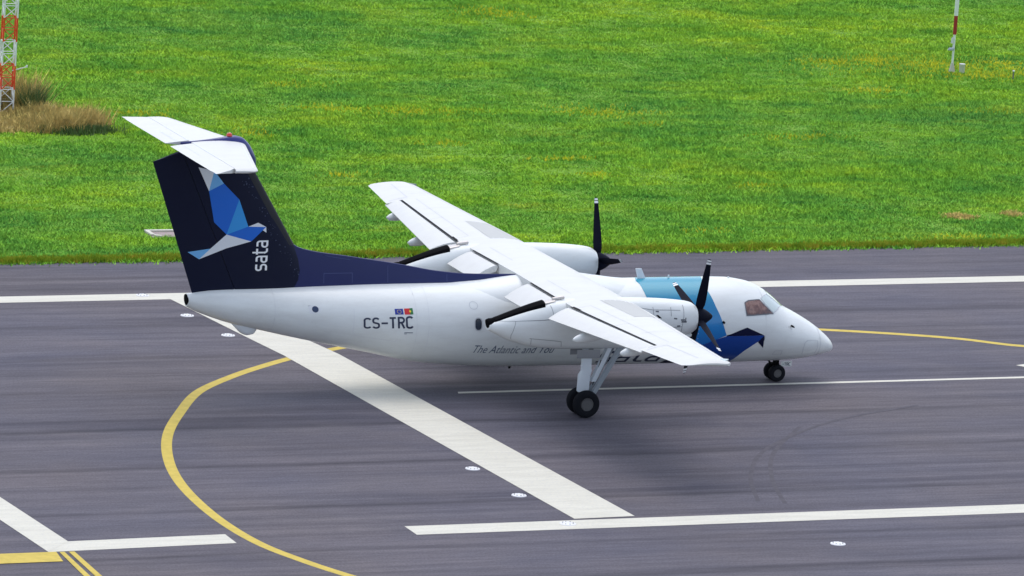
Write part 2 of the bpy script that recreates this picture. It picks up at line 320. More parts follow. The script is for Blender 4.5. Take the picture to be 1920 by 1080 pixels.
ribbons('door_outline', [[(-14.22, 1.15), (-14.22, 1.9), (-14.1, 2.0), (-12.9, 2.0), (-12.85, 1.9)], [(-11.9, .3), (-11.95, 2.6)], [(-3.2, 1.0), (-3.2, 2.2), (-2.5, 2.2)]], .010, F, mat('door_seam', (.62, .64, .67), .5), fus)
MB().tube((0.0, -1.0, 1.93), (0.01, -1.115, 1.92), .03).tube((.01, -1.115, 1.92), (.05, -1.12, 1.90), .018).build('pitot_probe', BLACK, fus)
MB().tube((-2.40, -1.25, 2.15), (-2.40, -1.36, 2.14), .035).build('ice_probe', BLACK, fus)
def blade_antenna(x, z0, h, c, rake, mt, name='antenna', y=0.):
    MB().rings([[(x + dx * c * k - rk, y + dy * .018, z) for dx, dy in ((.5, 0), (.25, 1), (-.3, 1), (-.5, 0), (-.3, -1), (.25, -1))] for k, rk, z in ((1.0, 0, z0), (.75, rake, z0 + h))]).build(name, mt, fus)
blade_antenna(-4.63, 3.24, .33, .27, .13, LGREY); blade_antenna(-3.75, 3.24, .11, .07, .0, WHITE); blade_antenna(-1.75, 3.2, .07, .08, .02, WHITE)
blade_antenna(-8.74, .67, -.12, .1, .02, BLACK)
MB().lathe((-19.155, 0, 2.83), (-1, 0, -.12), [(-.02, .18), (.015, .175), (.025, .15), (.026, .01)], 24).build('tail_cone_vent', SOOT_HOLE, fus)  # closed black disc painted for the darkness inside the tail hole
tb = Loft([(-17.72, 2.3, 2.10, .03), (-17.6, 2.3, 1.98, .10), (-17.4, 2.3, 1.80, .15), (-17.2, 2.3, 1.73, .16), (-17.02, 2.3, 1.76, .14), (-16.92, 2.3, 1.86, .06)]); loft_mesh(tb, 20, .05).build('tail_bumper', LGREY, fus)
# wing root fairing and dorsal fin
WF = Loft([(-11.6, 3.20, 1.6, .7), (-10.9, 3.262, 1.6, .85), (-10.0, 3.31, 1.6, .98), (-9.3, 3.39, 1.6, 1.05), (-8.6, 3.45, 1.6, 1.1), (-7.5, 3.50, 1.6, 1.12), (-6.7, 3.45, 1.6, 1.1), (-6.1, 3.37, 1.6, 1.05), (-5.5, 3.29, 1.6, .98), (-4.9, 3.24, 1.6, .85), (-4.5, 3.18, 1.6, .7)], 0, 2.03)
loft_mesh(WF, 48, .15).build('wing_root_fairing', WHITE, plane)
dz = pchip([-16.2, -15.65, -14.03, -12.46, -11.36, -10.3, -9.5, -8.5], [4.65, 4.345, 4.07, 3.815, 3.61, 3.50, 3.475, 3.46])
dr = []
for i in range(40):
    x = -15.95 + 7.45 * i / 39; t = dz(x); b = max(.01, min(.17, .04 + (-8.5 - x) * .05)); z0 = 3.12 if x < -10.2 else 3.12 + (x + 10.2) * .18
    dr.append([(x, -b, z0), (x, -b * .8, z0 + (t - z0) * .3), (x, -b * .42, z0 + (t - z0) * .8), (x, -b * .2, t - .012), (x, 0, t), (x, b * .2, t - .012), (x, b * .42, z0 + (t - z0) * .8), (x, b * .8, z0 + (t - z0) * .3), (x, b, z0)])
dors = MB().rings(dr).build('dorsal_fin', NAVY2, plane)
def dy(x, z):
    t = dz(x); b = max(.01, min(.17, .04 + (-8.5 - x) * .05)); z0 = 3.12; u = max(0, min(1, (z - z0) / (t - z0)))
    return b * (1 - .2 * u / .3 if u < .3 else .8 - .38 * (u - .3) / .5 if u < .8 else .42)
class Flat:
    def __init__(s, f): s.f = f
    def P(s, x, z, off=0.): return (x, -s.f(x, z) - off, z)
    def hw(s, x): return 1.
ribbons('panel_lines', [[(-14.93, 3.30), (-14.93, 3.59), (-14.03, 3.59), (-14.03, 3.30)], [(-12.9, 3.30), (-12.9, 3.80)], [(-11.0, 3.29), (-11.0, 3.5)], [(-14.92, 4.12), (-14.4, 4.03), (-14.1, 3.98)]], .014, Flat(dy), NSEAM, dors)

# ------------------------------------------------------------------ fin
def naca(u, t): u = max(0., min(1., u)); return 5 * t * (.2969 * math.sqrt(u) - .126 * u - .3516 * u * u + .2843 * u ** 3 - .1036 * u ** 4)
fLE = lambda z: -15.06 - .614 * (z - 3.1)
fTE = lambda z: -18.99 - .361 * (z - 3.03)
def fin_y(x, z):
    c = fLE(z) - fTE(z); return naca((fLE(z) - x) / c, .088) * c
def fin_top(x): return 6.99 + (x + 20.42) * .362 if x < -19.4 else 7.36 + (x + 19.4) * .03
def fin_part(u0, u1, name, mt, nz=16):
    us = [u0 + (u1 - u0) * (.5 - .5 * math.cos(math.pi * i / 14)) for i in range(15)] if u0 == 0 else [u0 + (u1 - u0) * i / 8 for i in range(9)]
    rs = []
    for k in range(nz + 1):
        r = []
        for sgn, seq in ((-1, us), (1, us[::-1])):
            for u in seq:
                z = 2.95 + (7.36 - 2.95) * k / nz
                for _ in range(3):
                    x = fLE(z) - u * (fLE(z) - fTE(z)); z = 2.95 + (fin_top(x) - 2.95) * k / nz
                c = fLE(z) - fTE(z); r.append((x, sgn * (naca(u, .088) * c + (.004 if u0 else 0)), z))
        rs.append(r)
    m = MB().rings(rs); o = m.build(name, mt, plane); return o
fin = fin_part(0, .66, 'tail_fin', FINNAVY); rud = fin_part(.665, 1, 'rudder', FINNAVY)
FY = Flat(lambda x, z: fin_y(x, z) + .004)
for nm, mt, p in (('bird_emblem', LGREY, [(-19.041, 6.83), (-18.553, 6.73), (-18.678, 6.117)]), ('bird_emblem', SKYB, [(-18.553, 6.73), (-18.236, 6.345), (-18.678, 6.117)]),
        ('bird_emblem', MIDB, [(-18.678, 6.117), (-18.236, 6.345), (-17.731, 5.861), (-18.063, 4.81), (-18.465, 5.182)]), ('bird_emblem', LITB, [(-17.731, 5.861), (-17.405, 5.046), (-18.063, 4.81)]),
        ('bird_emblem', MIDB, [(-18.063, 4.81), (-17.405, 5.046), (-16.842, 5.025), (-17.289, 4.599)]), ('bird_emblem', LGREY, [(-17.405, 5.046), (-17.1, 5.159), (-16.835, 5.022)]),
        ('bird_emblem', LGREY, [(-16.842, 5.025), (-16.825, 4.855), (-16.945, 4.93)]), ('bird_emblem', LGREY, [(-18.063, 4.81), (-17.289, 4.599), (-18.04, 4.395), (-18.849, 4.062), (-18.522, 4.385)]),
        ('bird_emblem', SKYB, [(-19.206, 4.277), (-18.522, 4.385), (-18.849, 4.062)])):
    surf_patch(nm, p, FY, mt, .004, fin, .12, 5)
lay_text('tail_lettering', 'sata', ((-16.765, 3.70), (-16.765, 4.63), (-17.26, 3.70)), FY, WINK, fin, .13, .68, 0., .006)
MB().rings([[(fLE(z) + .006 - u, sg * (naca(u / 3., .088) * 3. + .007), z) for sg, us in ((-1, (.27, .15, .06, .015, 0)), (1, (.015, .06, .15, .27))) for u in us] for z in (4.45, 5.2, 6., 6.9)], closed=False).build('deicing_boot', BOOT, fin)
rnd = random.Random(4)
chips = []
for _ in range(70):
    z = rnd.uniform(3.5, 6.6); x = fLE(z) - rnd.uniform(.33, .62); s = rnd.uniform(.012, .035); ln = rnd.uniform(.4, 1.6)
    chips.append([(x, z), (x + s, z + s * .3), (x + s * .6, z + s * ln), (x - s * .3, z + s * ln * .8)])
surf_patch('worn_paint', chips, FY, mat('worn_paint_grey', (.03, .045, .10), .6), .003, fin, 1, 1)['kind'] = 'stuff'
bul = Loft([(-19.6, 7.57, 7.50, .015), (-19.0, 7.62, 7.4, .05), (-18.4, 7.70, 7.25, .13), (-18.0, 7.76, 7.15, .19), (-17.72, 7.70, 7.0, .21), (-17.50, 7.52, 6.85, .19), (-17.34, 7.28, 6.75, .14), (-17.24, 7.08, 6.7, .05)], 0, 2.)
loft_mesh(bul, 24, .06).build('bullet_fairing', mat('bullet_blue', (.012, .018, .16), .3, coat=.4), plane)
bc = MB().lathe((-18.1, 0, 7.74), (0, 0, 1), [(0, .09), (.05, .085), (.085, .06), (.10, .01)], 16).build('beacon_light', BEACON, plane)
# ------------------------------------------------------------------ tailplane
def stab(s):
    rs = []; es = []
    for y, le, sc in ((.0, -17.62, 1), (.4, -17.70, 1), (2.2, -18.14, 1), (3.9, -18.56, 1), (4.05, -18.62, .8), (4.10, -18.75, .3)):
        te = -19.28; r = []; e = []
        for sg, seq in ((1, range(13)), (-1, range(12, -1, -1))):
            for i in seq:
                u = (1 - math.cos(math.pi * i / 24)) if i else 0; u = min(u, 1); x = le - u * (le - te); r.append((x, s * y, 7.49 + sg * (naca((le - x) / (le + 19.98), .11) * (le + 19.98) * sc)))
        rs.append(r)
    for y, h0, t1, sc in ((.22, -19.295, -19.99, 1), (2.2, -19.295, -20.0, 1), (3.92, -19.295, -20.0, 1), (4.08, -19.45, -19.98, .8), (4.36, -19.93, -19.99, .15)):
        le = -17.62 - min(y, 4) * .245; e = []
        for sg, seq in ((1, range(7)), (-1, range(6, -1, -1))):
            for i in seq:
                x = h0 - (h0 - t1) * i / 6; e.append((x, s * y, 7.49 + sg * (naca((le - x) / (le + 20.0), .11) * (le + 20.0) * sc + .001)))
        es.append(e)
    st = MB().rings(rs).build('tailplane', WING, plane)
    MB().rings(es).build('elevator', WING, plane)
    z = lambda x, y: 7.49 + naca((-17.62 - abs(y) * .245 - x) / (2.38 - abs(y) * .245), .11) * (2.38 - abs(y) * .245) + .005
    class TP:
        def P(q, x, y, off=0.): return (x, y, z(x, y) + off)
        def hw(q, x): return 1.
    ribbons('hinge_line', [[(-19.285, s * .3), (-19.285, s * 2.6)], [(-19.6, s * .4), (-19.62, s * 1.8)]], .028, TP(), LGREY, st, .002)
    ribbons('boot_edge', [[(-17.62 - y * .245 - .13, s * y) for y in (.25, 1, 2, 3, 3.95)]], .022, TP(), LGREY, st, .002)
    bm_ = MB().rings([[(-18.6 + .02, s * (4.05 + a), 7.46 + b) for a, b in ((0, .05), (.05, .02), (.05, -.06), (0, -.08))], [(-19.3, s * (4.05 + 0), 7.46)] * 4]); 
    return st
stab(-1); stab(1)
# ------------------------------------------------------------------ wing
ys0 = 12.95
def wLE(y): y = abs(y); return -6.48 - .01 * y if y < 4.9 else -6.53 - (y - 4.9) * .0895
def wTE(y): y = abs(y); return -9.62 if y < 4.9 else -9.62 + (y - 4.9) * .107
def wZ(y): y = abs(y); return 3.27 if y < 4.5 else 3.27 + (y - 4.5) * .0365
def gapx(y): y = abs(y); return -8.76 - .012 * y if y < 4.65 else -8.82 + (y - 4.65) * .0537
def wt(y): y = abs(y); return .165 if y < 4.9 else .165 - (y - 4.9) * .004
def wup(x, y):
    c = wLE(y) - wTE(y); u = max(0, min(1, (wLE(y) - x) / c)); return wZ(y) + (naca(u, wt(y)) + .03 * 4 * u * (1 - u)) * c
def wlo(x, y):
    c = wLE(y) - wTE(y); u = max(0, min(1, (wLE(y) - x) / c)); return wZ(y) + (-naca(u, wt(y)) + .03 * 4 * u * (1 - u)) * c
def wsec(y, xb, sc=1., shr=0.):
    r = []; a = wLE(y) - shr * .35; N = 16
    for fn, seq in ((wup, range(N + 1)), (wlo, range(N, -1, -1))):
        for i in seq:
            u = 1 - math.cos(math.pi / 2 * i / N); x = a + (xb - a) * u; zc = (wup(x, y) + wlo(x, y)) / 2; r.append((x, y, zc + (fn(x, y) - zc) * sc))
    return r
wing = MB()
yl = [0, 1.3, 2.2, 3.35, 4.0, 4.65, 5.5, 7, 8.5, 9.6, 10.42]
wing.rings([wsec(s * y, gapx(y)) for s, y in [(-1, y) for y in yl[::-1]] + [(1, y) for y in yl[1:]]])
for s in (-1, 1):
    wing.rings([wsec(s * y, (wTE(y)) if y < 12.9 else wTE(y) + sh * .45, sc, sh) for y, sc, sh in ((10.421, 1, 0), (11.2, 1, 0), (12.0, 1, 0), (12.6, 1, 0), (12.82, .9, .06), (12.93, .65, .25), (12.99, .25, .55))])
wing = wing.build('wing', WING, plane)
class WT:
    def P(q, x, y, off=0.): return (x, y, wup(x, y) + off)
    def hw(q, x): return 1.
class NX: pass
def flap(s, ya, yb, ta, tb, nm='flap'):
    rs = []
    for i in range(7):
        k = i / 6; y = ya + (yb - ya) * k; x0 = gapx(y) + .02 - .05; x1 = ta[0] + (tb[0] - ta[0]) * k; zt = ta[1] + (tb[1] - ta[1]) * k; c = x0 - x1; z0 = wup(gapx(y), y) - .035; yt = ya + (yb - ya) * k
        r = []
        for u in (0, .03, .1, .25, .5, .75, .92, 1.): r.append((x0 - u * c, s * (y + (ta[2] + (tb[2] - ta[2]) * k) * u), z0 + (zt - z0) * u + .055 * math.sin(math.pi * min(1, u ** .8)) - (.05 * (1 - u / .1) ** 2 if u < .1 else 0)))
        for u in (.99, .85, .6, .35, .15, .05, .01): r.append((x0 - u * c, s * (y + (ta[2] + (tb[2] - ta[2]) * k) * u), z0 + (zt - z0) * u - .015 - .17 * (1 - u) ** .7 * (1 - .6 * (u < .03))))
        rs.append(r)
    f = MB().rings(rs).build(nm, WING, plane); return f
for s in (-1, 1):
    flap(s, 4.66, 10.40, (-9.64, 3.185, .25), (-9.04, 3.43, .12)); flap(s, 1.32, 3.38, (-9.62, 3.05, 0), (-9.64, 3.07, 0))
    # black strips painted for the shaded recess between wing and flap
    ribbons('flap_slot_shade', [[(gapx(y) - .012, s * y) for y in (4.66, 4.75, 5.5, 7, 8.5, 9.6, 10.38)], [(gapx(y) - .012, s * y) for y in (1.34, 2.2, 3.36)]], .10, WT(), BLACK, wing, -.002)
    ribbons('flap_slot_shade', [[(-8.83, s * 4.67), (-8.95, s * 4.665), (-9.05, s * 4.67)]], .05, type('K', (), {'P': lambda q, x, y, off=0.: (x, y, 3.385 - (abs(x) - 8.83) * .1 + off), 'hw': lambda q, x: 1.})(), BLACK, wing, .012)
    ribbons('aileron_line', [[(-8.28, s * 10.6), (-8.12, s * 12.5)], [(-8.28, s * 10.6), (-8.9, s * 10.62)]], .016, WT(), SEAML, wing, .004)
    ribbons('deicing_boot_edge', [[(wLE(y) - .13, s * y) for y in (1.7, 3, 3.4)], [(wLE(y) - .13, s * y) for y in (4.6, 4.9, 7, 10, 12.7)]], .012, WT(), SEAML, wing, .004)
    ribbons('spoiler_lines', [[(-8.35, s * 5.0), (-8.1, s * 10.3)], [(-7.1, s * 4.6), (-7.1, s * 6.9), (-7.5, s * 12.5)], [(-6.75, s * 8.9), (-8.4, s * 8.9)], [(-7.0, s * 11.0), (-8.1, s * 11.0)], [(-8.3, s * 1.4), (-8.3, s * 3.3)], [(-8.35, s * 5.0), (-8.8, s * 5.0)], [(-8.2, s * 7.6), (-8.63, s * 7.6)]], .008, WT(), mat('spoiler_seam', (.36, .37, .38), .5), wing, .003)
    wk = [(-7.85, 4.43), (-6.78, 4.43), (-7.0, 6.7), (-7.75, 6.9)]
    bm = bmesh.new(); bm.faces.new([bm.verts.new((a, s * b, 0)) for a, b in wk]); finish_patch('walkway_panel', bm, WT(), WALK, .004, wing, .12, .3)
    # tip light
    MB().rings([[(wLE(12.6) - .0 - d, s * (12.58 + k * .26), wZ(12.7) + .05 + h) for h in (-.05, .05)] + [(wLE(12.6) - .26 - k * .10, s * (12.58 + k * .26), wZ(12.7) + .05 + h) for h in (.075, -.075)] for k, d in ((0, 0), (.5, .1), (.85, .2))]).build('tip_light', LENS, wing)
    # flap track fairings
    for y, xa, za, zf in ((6.84, -9.62, 2.94, 3.12), (9.63, -9.30, 3.16, 3.32)):
        L = Loft([(xa, za + .08, za + .02, .03), (xa + .08, za + .14, za - .05, .08), (xa + .3, za + .24, za - .06, .12), (xa + .6, zf + .12, za - .02, .12), (xa + 1.0, zf + .12, zf - .1, .09), (xa + 1.5, zf + .06, zf - .02, .03)], s * y, 2.)
        loft_mesh(L, 18, .08).build('flap_track_fairing', WHITE, plane)
# ------------------------------------------------------------------ nacelles
for s, N in ((-1, NR), (1, NL)):
    nac = loft_mesh(N, 48, .1).build('engine_nacelle', WHITE, plane)
    lines = [[(-10.917, .507), (-10.791, .705), (-10.661, .848), (-10.524, .944), (-10.386, 1.028), (-10.177, 1.095), (-9.967, 1.154), (-9.754, 1.199), (-9.536, 1.239), (-9.1, 1.28)],
        [(-10.397, 1.025), (-10.42, 1.3), (-10.463, 1.574), (-10.52, 1.97), (-10.5, 2.4)], [(-9.95, 2.03), (-9.679, 2.041), (-9.439, 2.078), (-9.199, 2.111), (-8.954, 2.15), (-8.9, 2.5)], [(-9.9, 2.03), (-9.86, 2.5)],
        [(-9.3, .5), (-9.26, .9), (-9.24, 1.24)], [(-6.491, .862), (-6.293, .916), (-6.094, .97), (-5.871, .976), (-5.647, .982), (-5.2, .989)], [(-5.094, .6), (-5.094, .939), (-5.098, 1.307), (-5.121, 1.563), (-5.136, 1.815), (-5.14, 2.4)],
        [(-5.506, .811), (-5.507, 1.3)], [(-6.081, .823), (-6.07, 1.2)], [(-5.6, 1.75), (-5.14, 1.78)]]
    fl = (lambda P: P) if s < 0 else (lambda P: [(a, -b) for a, b in P])
    ribbons('cowling_seams', [fl(l) for l in lines], .013, N, mat('cowl_seam', (.22, .23, .25), .6), nac)
    ribbons('cowling_latches', [fl(l) for l in ([(-5.416, 1.402), (-5.313, 1.428)], [(-5.19, 1.49), (-5.06, 1.50)], [(-5.17, 1.56), (-5.0, 1.58)], [(-5.032, 1.40), (-5.04, 1.60)], [(-5.3, 1.72), (-5.2, 1.73)], [(-6.0, 1.05), (-5.9, 1.06)])], .03, N, SEAM, nac)
    surf_patch('cowling_vent', fl([(-6.0, 1.22), (-5.925, 1.22), (-5.80, 1.38), (-5.9, 1.36)])[::(1 if s < 0 else -1)], N, SOOT_HOLE, .006, nac)
    # sooty jet pipe shield on the aft deck
    sh = []
    for k in range(13):
        x = -9.45 - 1.52 * k / 12; wdt = .26 - .09 * (k / 12); zt = N.zt(x)
        sh.append([(x, s * 3.94 + wdt * a, zt + .045 + b) for a, b in ((-1, -.13), (-.85, -.02), (-.4, .02), (0, .03), (.4, .02), (.85, -.05), (1, -.16))])
    shd = MB().rings(sh).build('exhaust_heat_shield', SOOT_HOLE, nac)
    MB().lathe((-11.08, s * 3.94, 2.84), (-1, 0, -.25), [(-.15, .15), (.0, .17), (.08, .16), (.10, .10), (.11, .01)], 24).build('exhaust_nozzle', SOOT_HOLE, nac)
    b = MB(); b.rings([[(x, s * 3.94 + wd * a, z + h * c) for a, c in ((-1, -1), (-1, .6), (-.6, 1), (.6, 1), (1, .6), (1, -1))] for x, wd, z, h in ((-9.47, .2, 3.42, .07), (-9.1, .15, 3.49, .05))])
    b.tube((-9.15, s * 3.94, 3.55), (-8.78, s * 3.94, 3.60), .05); b.build('exhaust_collar', ROD, nac)
    # chin intake
    CH = Loft([(-6.3, 2.5, 2.20, .28), (-5.6, 2.5, 2.22, .33), (-4.9, 2.5, 2.30, .32), (-4.72, 2.52, 2.36, .30)], s * 3.94, 2.4); loft_mesh(CH, 24, .1).build('chin_intake', WHITE, nac)
    MB().rings([[CH.P(x, t * math.tau / 24, o) for t in range(24)] for x, o in ((-4.72, -.03), (-4.712, -.03))]).build('intake_mouth', SOOT_HOLE, nac)  # flat black plate painted for the dark inside of the intake
    # propeller
    pr = MB().lathe((-4.6, s * 3.94, 2.94), (1, 0, 0), [(0, .36), (.04, .365), (.05, .30), (.10, .305), (.24, .28), (.38, .22), (.50, .145), (.60, .07), (.635, .02)], 32).build('propeller', PROP, plane)
    ph0 = math.radians(19 if s < 0 else -12)
    for k in range(4):
        a = ph0 + k * math.pi / 2; er = Vector((0, -math.sin(a), math.cos(a))); tg = Vector((0, -math.cos(a), -math.sin(a))); ax = Vector((1, 0, 0)); o0 = Vector((-4.44, s * 3.94, 2.94))
        st = [(.18, .16, .10, 80, 0), (.30, .20, .09, 80, 0), (.42, .25, .06, 79, 0), (.60, .255, .045, 77, 0), (.9, .235, .035, 75, 0), (1.2, .20, .028, 73, 0), (1.5, .165, .022, 71, 0), (1.72, .135, .018, 70, 0), (1.80, .125, .016, 69, 1), (1.87, .115, .015, 69, 0), (1.895, .11, .014, 69, 1), (1.95, .095, .012, 68, 0), (1.975, .06, .008, 68, 0)]
        bl = MB(); R = []
        for r, c, t, be, m_ in st:
            be = math.radians(be + (0 if s < 0 else -32)); cv = tg * math.cos(be) + ax * math.sin(be); nv = ax * math.cos(be) - tg * math.sin(be); sh_ = -.03 * (r / 2) ** 2
            R.append([o0 + er * r + cv * (c * 1.14 * (u - .5) + sh_) + nv * (t * v) for u, v in ((0, 0), (.15, .35), (.5, .6), (.85, .45), (1, 0), (.85, -.2), (.5, -.2), (.15, -.1))])
        i = 0
        while i < len(R) - 1: bl.rings([R[i], R[i + 1]], st[i][4], caps=(i == 0, i == len(R) - 2)); i += 1
        bo = bl.build('blade', [PROP, WINK], pr); 
        MB().tube(o0 + er * .40, o0 + er * .47, .10, .12, 16).build('blade_cuff', PROP, pr) if False else None
# ------------------------------------------------------------------ landing gear
def wheel(par, c, r, w, nm='wheel'):
    m = MB(); c = Vector(c)
    m.lathe(c, (0, 1, 0), [(-w * .30, r * .44), (-w * .47, r * .55), (-w * .5, r * .68), (-w * .5, r * .82), (-w * .42, r * .94), (-w * .22, r * .99), (0, r), (w * .22, r * .99), (w * .42, r * .94), (w * .5, r * .82), (w * .5, r * .68), (w * .47, r * .55), (w * .30, r * .44)], 40, 0)
    for sg in (-1, 1):
        m.lathe(c, (0, sg, 0), [(w * .30, r * .01), (w * .305, r * .10), (w * .22, r * .13), (w * .20, r * .34)], 32, 3).lathe(c, (0, sg, 0), [(w * .20, r * .34), (w * .36, r * .37), (w * .43, r * .41), (w * .43, r * .45), (w * .36, r * .47), (w * .37, r * .6)], 32, 1)
        for k in range(9):
            a = k * math.tau / 9; m.lathe(c + Vector((math.cos(a) * r * .23, 0, math.sin(a) * r * .23)), (0, sg, 0), [(w * .19, r * .05), (w * .245, r * .05), (w * .246, .001)], 8, 1)
    return m.build(nm, [TYRE, RIM, BLACK, RIMD], par)
for s in (-1, 1):
    g = MB(); Y0 = s * 3.94
    g.rings([[(x0, Y0 - .17, z), (x0 + .05, Y0 - .20, z), (x1 - .05, Y0 - .20, z), (x1, Y0 - .17, z), (x1, Y0 - .12, z), (x0, Y0 - .12, z)] for x0, x1, z in ((-8.14, -7.83, 1.93), (-8.14, -7.82, 1.48), (-8.15, -7.80, 1.40), (-8.22, -7.83, 1.28), (-8.23, -7.86, .80), (-8.20, -7.90, .76))])
    gear = g.build('main_landing_gear', ALLOY, plane)
    MB().tube((-7.98, Y0, 2.3), (-8.0, Y0, .95), .10, .095, 20).tube((-8.0, Y0, .95), (-7.97, Y0, .42), .06, .055, 18).tube((-7.97, Y0 - .25, .40), (-7.97, Y0 + .25, .40), .05, None, 16).build('strut', ALLOY, gear)
    for dy_ in (-.20, .14):
        MB().tube((-6.98, Y0 + dy_, 2.14), (-7.74, Y0 + dy_ * .55, .70), .045, .04, 10).build('drag_brace', STRUT, gear)
    MB().rings([[(x - .07, Y0 + .06, z), (x + .07, Y0 + .06, z), (x + .07, Y0 - .12, z), (x - .07, Y0 - .12, z)] for x, z in ((-7.22, 2.12), (-7.70, 1.05))]).build('brace_panel', ALLOY, gear)
    MB().rings([[(x - .07, Y0 - .24, z), (x + .07, Y0 - .24, z), (x + .07, Y0 - .20, z), (x - .07, Y0 - .20, z)] for x, z in ((-6.92, 2.10), (-7.78, .60))]).build('drag_brace', STRUT, gear)
    MB().tube((-7.66, Y0, .95), (-7.98, Y0, .62), .035).tube((-7.70, Y0, .80), (-7.95, Y0, .50), .03).box((-7.75, Y0, .72), (.2, .22, .12)).build('torque_link', STRUT, gear)
    MB().tube((-7.84, Y0 - .13, 1.9), (-7.88, Y0 - .13, .7), .012).tube((-7.5, Y0 - .1, 1.7), (-7.72, Y0 - .1, .95), .012).build('brake_hose', BLACK, gear)
    for sy in (-1, 1): MB().box((-7.98, Y0 + sy * .27, 1.93), (.74, .02, .26)).build('bay_door', DOORG, gear, bevel=.005)
    wheel(gear, (-7.95, Y0 - .25, .41), .41, .26); wheel(gear, (-7.95, Y0 + .25, .41), .41, .26)
g = MB().tube((-.02, 0, .80), (.0, 0, .30), .065, .05, 16).tube((0, -.2, .265), (0, .2, .265), .035, None, 12); gear = g.build('nose_landing_gear', BLACK, plane)
MB().tube((-.35, 0, .75), (-.02, 0, .42), .03).tube((.10, .03, .62), (.10, .03, .45), .05).box((.06, 0, .48), (.14, .12, .10)).tube((.08, 0, .45), (.2, 0, .30), .025).box((.19, 0, .29), (.05, .1, .16)).build('steering_link', BLACK, gear)
MB().tube((.11, -.07, .50), (.11, -.07, .44), .045).build('taxi_light', DGREY, gear)
dd = MB().box((.29, -.20, .555), (.36, .02, .17)).build('nose_gear_door', WHITE, gear, bevel=.004)
DF = type('DF', (), {'P': lambda q, x, z, off=0.: (x, -.212 - off, z), 'hw': lambda q, x: 1.})()
lay_text('door_lettering', '-TRC', ((.15, .50), (.42, .50), (.15, .595)), DF, INK, plane, .15, .68, 0., .001).parent = gear
wheel(gear, (0, -.2, .265), .265, .16); wheel(gear, (0, .2, .265), .265, .16)

# ================================================================== GROUND
RH = math.radians(.95)
def along(x, l): return (x, l + math.tan(RH) * x)
def sheet(name, polys, z, mt, zs=.0):
    m = MB()
    for i, p in enumerate(polys): m.add([(a, b, z) for a, b in p], [tuple(range(len(p)))])
    return tag(m.build(name, mt, None, smooth=False), kind='structure')
ASPH = mat('asphalt', (.07, .07, .08), .9, spec=.25)
v = coords(ASPH, (.045, 1.1, 1)); v2 = coords(ASPH, (.5, 3.2, 1)); v3 = coords(ASPH, (1, 1, 1)); v4 = coords(ASPH, (.02, .45, 1))
c = ramp(ASPH, noise(ASPH, v, 1.6, 7, .62, .15), [(.30, (.078, .073, .087)), (.5, (.107, .100, .117)), (.70, (.133, .124, .139))])
c = mix(ASPH, c, ramp(ASPH, noise(ASPH, v2, 2.2, 6, .72), [(.3, (.55, .55, .58)), (.7, (1.35, 1.35, 1.33))]), .38, 'MULTIPLY')
c = mix(ASPH, c, ramp(ASPH, noise(ASPH, v4, 1.3, 3, .5, .3), [(.36, (.68, .68, .72)), (.43, (1, 1, 1)), (.6, (1.05, 1.04, 1.03))]), .7, 'MULTIPLY')
c = mix(ASPH, c, ramp(ASPH, noise(ASPH, v3, 14, 4, .8), [(.35, (.5, .5, .5)), (.65, (1.5, 1.5, 1.5))]), .40, 'MULTIPLY')
c = mix(ASPH, c, ramp(ASPH, noise(ASPH, v3, .12, 3, .5), [(.35, (.92, .95, 1.05)), (.65, (1.04, 1.0, .97))]), .8, 'MULTIPLY')
tcj = nd(ASPH, 'ShaderNodeTexCoord'); sj = nd(ASPH, 'ShaderNodeSeparateXYZ'); lk(ASPH, tcj.outputs['Object'], sj.inputs[0])
def mth(op, a, b2=None):
    n = nd(ASPH, 'ShaderNodeMath'); n.operation = op
    for i_, v_ in enumerate((a, b2)):
        if v_ is None: continue
        if hasattr(v_, 'links'): lk(ASPH, v_, n.inputs[i_])
        else: n.inputs[i_].default_value = v_
    return n.outputs[0]
yy = mth('ADD', mth('SUBTRACT', sj.outputs['Y'], mth('MULTIPLY', sj.outputs['X'], math.tan(RH))), mth('MULTIPLY', noise(ASPH, coords(ASPH, (.12, .3, 1)), 1.2, 4, .6), .7))
u01 = mth('DIVIDE', mth('ADD', yy, 26.), 46.)
JN = (-21.6, -18.1, -13.4, -8.6, -4.1, .7, 5.0, 9.3, 16.2); st_ = [(0, (1, 1, 1))]
for q in JN:
    t_ = (q + 26.35) / 46.; e_ = .10 / 46.; st_ += [(t_ - 2.2 * e_, (1, 1, 1)), (t_, (.50, .50, .52)), (t_ + 3.5 * e_, (1, 1, 1))]
jn = ramp(ASPH, u01, st_); c = mix(ASPH, c, mix(ASPH, (1., 1., 1.), jn, ramp(ASPH, noise(ASPH, coords(ASPH, (.06, .5, 1)), 1.5, 5, .65), [(.36, (.1, .1, .1)), (.6, (1, 1, 1))])), .9, 'MULTIPLY')
c = mix(ASPH, c, ramp(ASPH, noise(ASPH, coords(ASPH, (.06, 2.6, 1)), 1.1, 5, .7, .6), [(.28, (.62, .62, .66)), (.36, (1, 1, 1))]), .8, 'MULTIPLY')
c = mix(ASPH, c, ramp(ASPH, noise(ASPH, coords(ASPH, (.35, .7, 1)), .35, 5, .6, .8), [(.35, (.86, .88, .93)), (.5, (1, 1, 1)), (.68, (1.12, 1.09, 1.05))]), .9, 'MULTIPLY')
bcol(ASPH, c); bump(ASPH, noise(ASPH, v3, 30, 4, .7), .15, .01)
sheet('runway_surface', [[(-900, -400), (900, -400), (900, 19.0 + 15), (-900, 19.0 - 15)]], 0, ASPH)
PW = mat('runway_white_paint', (.72, .72, .69), .8); 
